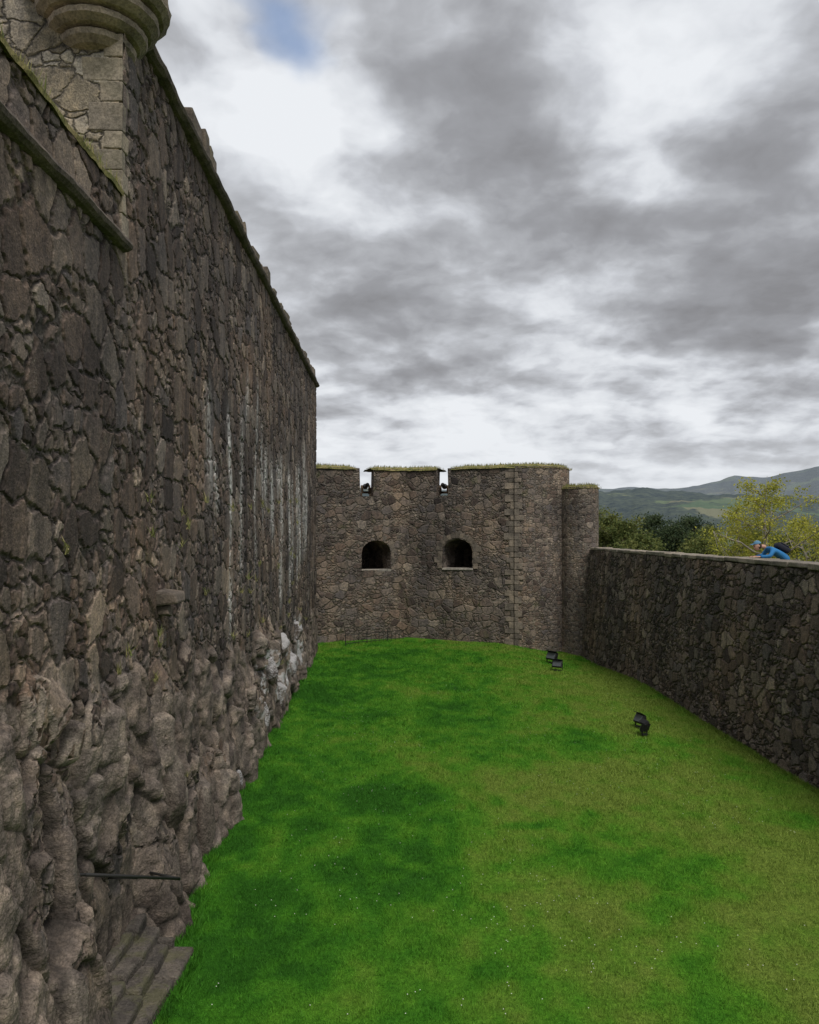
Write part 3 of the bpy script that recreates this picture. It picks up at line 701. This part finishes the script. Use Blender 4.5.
for i,(px,py,D,rd,lm) in enumerate([(606,513,72,2.4,lm_g),(628,519,70,2.4,lm_g),(652,513,84,2.4,lm_d),(672,525,78,2.0,lm_d),(690,516,88,2.5,lm_d),(711,527,76,2.2,lm_g),(645,533,64,2.0,lm_g),(700,537,62,2.0,lm_g),(585,509,85,4,lm_g),(830,533,60,3,lm_g),(790,538,66,2.6,lm_d),(757,533,80,3.0,lm_g),(618,529,95,4,lm_d),(681,532,100,3.6,lm_g)]):
    x,y,z=at(px,py,D); tree('pine_tree' if lm is lm_d else 'deciduous_tree',x,y,z,rd,7500,.12,lm,m_bark,30+i,low=.4,clump=.34)

# ---------------------------------------------------------------- person leaning on the wall
def cmat(n,c,r=.8): return NT(n).out(c,r)
pm=dict(skin=cmat('skin',(.55,.32,.24),.6),shirt=cmat('blue_jacket',(.035,.19,.44)),trous=cmat('trousers',(.03,.035,.05)),pack=cmat('dark_backpack',(.02,.022,.035)),cap=cmat('cap_fabric',(.10,.22,.34)),shoe=cmat('shoes',(.03,.025,.02)),hair=cmat('hair',(.06,.04,.03)),eye=cmat('eye',(.02,.02,.02),.3))
person=empty('leaning_person',(0,0,0))
def skinmesh(name,chains,mat,root=None):
    vs=[];es=[];rad=[];idx={}
    for ch in chains:
        prev=None
        for (p,r) in ch:
            key=tuple(round(c,4) for c in p)
            if key not in idx: idx[key]=len(vs);vs.append(p);rad.append(r)
            i=idx[key]
            if prev is not None: es.append((prev,i))
            prev=i
    me=bpy.data.meshes.new(name);me.from_pydata(vs,es,[]);me.materials.append(mat)
    o=bpy.data.objects.new(name,me);link(o,person)
    o.modifiers.new('s','SKIN')
    if not me.skin_vertices:
        bpy.context.view_layer.objects.active=o; bpy.ops.mesh.customdata_skin_add()
    sv=me.skin_vertices[0].data
    for i,r in enumerate(rad): sv[i].radius=(r,r) if not isinstance(r,tuple) else r; sv[i].use_root=(i==0)
    m=o.modifiers.new('u','SUBSURF');m.levels=2;m.render_levels=2
    return o
py_=21.0
pel=(9.95,py_,4.62);sp=(9.78,py_,4.81);ch=(9.55,py_,4.95);nk=(9.36,py_,5.02)
skinmesh('torso_and_arms',[[(pel,(.16,.13)),(sp,(.16,.12)),(ch,(.18,.125)),(nk,.07)],
  [(ch,(.18,.125)),((9.47,py_-.18,4.95),.07),((9.36,py_-.24,4.79),.052),((9.16,py_-.12,4.778),.038)],
  [(ch,(.18,.125)),((9.47,py_+.18,4.95),.07),((9.36,py_+.24,4.79),.052),((9.16,py_+.12,4.778),.038)]],pm['shirt'])
skinmesh('legs',[[(pel,.15),((9.98,py_-.10,4.45),.105),((9.92,py_-.11,4.15),.07),((10.02,py_-.11,3.86),.045)],[(pel,.15),((9.98,py_+.10,4.45),.105),((10.0,py_+.11,4.15),.07),((10.12,py_+.11,3.86),.045)]],pm['trous'])
bm=bmesh.new()
for s,xx in((-1,9.98),(1,10.08)): box(bm,(xx,py_+s*.11,3.82),(.27,.1,.1),bev=.03)
bm_obj('shoes',bm,pm['shoe'],person,True)
skinmesh('neck',[[(nk,.06),((9.28,py_,5.05),.055),((9.2,py_,5.04),.055)]],pm['skin'])
for s in(-1,1):
    y0=py_+s*.12; ox=.04
    for f_ in range(4):
        L=[.07,.08,.075,.058][f_]; yo=(f_-1.5)*.02
        skinmesh('finger',[[((9.04+ox,y0-s*.02+yo,4.775),.0095),((9.0+ox-L*.3,y0-s*.02+yo*1.1,4.778),.009),((9.0+ox-L*.75,y0-s*.02+yo*1.15,4.768),.0085),((9.0+ox-L,y0-s*.02+yo*1.15,4.755),.007)]],pm['skin'])
    skinmesh('thumb',[[((9.08+ox,y0-s*.03,4.775),.012),((9.05+ox,y0-s*.065,4.778),.011),((9.02+ox,y0-s*.075,4.77),.009)]],pm['skin'])
    skinmesh('hand',[[((9.13+ox,y0,4.775),.026),((9.08+ox,y0-s*.01,4.775),(.034,.018)),((9.02+ox,y0-s*.02,4.775),(.036,.016))]],pm['skin'])
he=empty('head',(9.13,py_,5.06)); he.parent=person; he.rotation_euler=(0,-.2,0)
bm=bmesh.new(); bmesh.ops.create_uvsphere(bm,u_segments=28,v_segments=20,radius=1)
for v in bm.verts:
    c=v.co
    wz=1 if c.z>-.1 else 1-.35*((-.1-c.z)/.9)
    v.co=Vector((c.x*.098*(1 if c.x<0 else 1.05)-(.012 if c.z<-.3 and c.x<0 else 0),c.y*.077*wz,c.z*.122))
bmesh.ops.create_cone(bm,segments=8,radius1=.016,radius2=.006,depth=.045,cap_ends=True,matrix=Matrix.Translation((-.100,0,-.012))@Matrix.Rotation(.35,4,'Y'))
for s in(-1,1): bmesh.ops.create_uvsphere(bm,u_segments=10,v_segments=8,radius=1,matrix=Matrix.Translation((.008,s*.077,-.005))@Matrix.Diagonal((.02,.009,.032,1)))
box(bm,(-.096,0,-.062),(.012,.045,.010),bev=.004)
bm_obj('face',bm,pm['skin'],he,True)
bm=bmesh.new()
for s in(-1,1): bmesh.ops.create_uvsphere(bm,u_segments=10,v_segments=8,radius=.011,matrix=Matrix.Translation((-.088,s*.032,.008)))
bm_obj('eyes',bm,pm['eye'],he,True)
bm=bmesh.new(); bmesh.ops.create_uvsphere(bm,u_segments=24,v_segments=16,radius=1,matrix=Matrix.Translation((.006,0,.012))@Matrix.Diagonal((.112,.090,.128,1)))
bmesh.ops.bisect_plane(bm,geom=bm.verts[:]+bm.edges[:]+bm.faces[:],plane_co=(0,0,.055),plane_no=(0,0,1),clear_inner=True)
box(bm,(-.125,0,.062),(.08,.13,.012),rot=Matrix.Rotation(-.15,3,'Y'),bev=.005); bm_obj('cap',bm,pm['cap'],he,True)
bm=bmesh.new(); bmesh.ops.create_uvsphere(bm,u_segments=24,v_segments=16,radius=1,matrix=Matrix.Translation((.034,0,.004))@Matrix.Diagonal((.080,.080,.105,1)))
bm_obj('hair',bm,pm['hair'],he,True)
bm=bmesh.new(); box(bm,(9.78,py_,5.0),(.38,.28,.15),rot=Matrix.Rotation(.52,3,'Y'),bev=.05); box(bm,(9.82,py_,5.08),(.24,.22,.06),rot=Matrix.Rotation(.52,3,'Y'),bev=.03)
bm_obj('backpack',bm,pm['pack'],person,True)

# ---------------------------------------------------------------- sky
W=bpy.data.worlds.new('World'); S.world=W; W.use_nodes=True
T=NT('',W.node_tree)
g=T.n('ShaderNodeTexCoord').outputs['Generated']
sep=T.n('ShaderNodeSeparateXYZ',ins={0:g}).outputs
zz=T.m('ADD',T.m('MAXIMUM',sep[2],0.),.24)
cp=T.n('ShaderNodeCombineXYZ',ins={0:T.m('DIVIDE',sep[0],zz),1:T.m('DIVIDE',sep[1],zz),2:0.}).outputs[0]
cp=T.vm('ADD',cp,(3.1,1.7,.4))
wn=T.vm('SUBTRACT',T.noise(cp,2.6,4,.6,dim='2D')[1],(.5,.5,.5))
cw=T.vm('ADD',cp,T.vm('SCALE',wn,sc=.12))
big=T.noise(cw,1.2,2,.5,dim='2D')[0]; mid=T.noise(cw,2.9,6,.53,dim='2D')[0]
mid2=T.noise(T.vm('ADD',cw,(.03,-.08,0.)),2.9,5,.53,dim='2D')[0]
rim=T.m('MULTIPLY',T.m('SUBTRACT',mid,mid2),.45)
v=T.m('ADD',T.m('MULTIPLY',big,.55),T.m('MULTIPLY',mid,.50)); v=T.m('SUBTRACT',v,.022); v=T.m('ADD',v,rim)
gw=T.vm('ADD',g,T.vm('SCALE',wn,sc=.26))
for (px,py,rad,amp) in [(740,210,220,.17),(490,60,180,.15),(610,290,200,.13),(400,310,130,.13),(420,185,120,.10),(800,90,130,.09),(420,385,80,.05),(740,330,140,.06),
          (630,130,100,-.18),(300,110,130,-.17),(215,60,90,-.10),(335,325,60,-.07),(540,440,240,-.10),(340,430,120,-.10),(740,430,160,-.06)]:
    d=Vector(((px-409.5)/F,1,(529-py)/F)).normalized()
    v=T.m('ADD',v,T.mr(T.vm('DISTANCE',gw,tuple(d)),0.,rad/F,amp,0.))
cloud=T.ramp(v,[(.32,(.84,.865,.90)),(.43,(.72,.745,.785)),(.51,(.575,.595,.635)),(.59,(.45,.463,.492)),(.70,(.335,.342,.365)),(.86,(.255,.257,.272))])
hor=T.mr(sep[2],.0,.14,.65,0.)
cloud=T.mix(hor,cloud,(.75,.78,.82))
sky=T.n('ShaderNodeTexSky',sky_type='NISHITA',sun_disc=False,sun_elevation=math.radians(56),sun_rotation=math.radians(158))
cl10=T.vm('SCALE',cloud,sc=10.)
bd=Vector(((290-409.5)/F,1,(529-16)/F)).normalized()
hole=T.mr(T.vm('DISTANCE',T.vm('ADD',g,T.vm('SCALE',wn,sc=.2)),tuple(bd)),.01,.075,.7,0.)
final=T.mix(hole,cl10,T.vm('SCALE',sky.outputs[0],sc=1.9))
bg=T.n('ShaderNodeBackground',ins={'Color':final,'Strength':.1}); o=T.n('ShaderNodeOutputWorld'); T.t.links.new(bg.outputs[0],o.inputs[0])
sl=bpy.data.lights.new('sun','SUN'); sl.energy=2.2; sl.angle=math.radians(22); sl.color=(1,.96,.90)
so=bpy.data.objects.new('sun',sl); link(so)
el=math.radians(56);azr=math.radians(158); sd=Vector((math.sin(azr)*math.cos(el),math.cos(azr)*math.cos(el),math.sin(el)))
so.rotation_euler=sd.to_track_quat('Z','Y').to_euler()
cam=bpy.data.cameras.new('camera'); cam.lens=36*F/1024; cam.sensor_width=36; cam.shift_y=17/1024; cam.clip_end=30000; cam.clip_start=.1
co=bpy.data.objects.new('camera',cam); co.location=(0,0,H); co.rotation_euler=(math.pi/2,0,0); link(co); S.camera=co
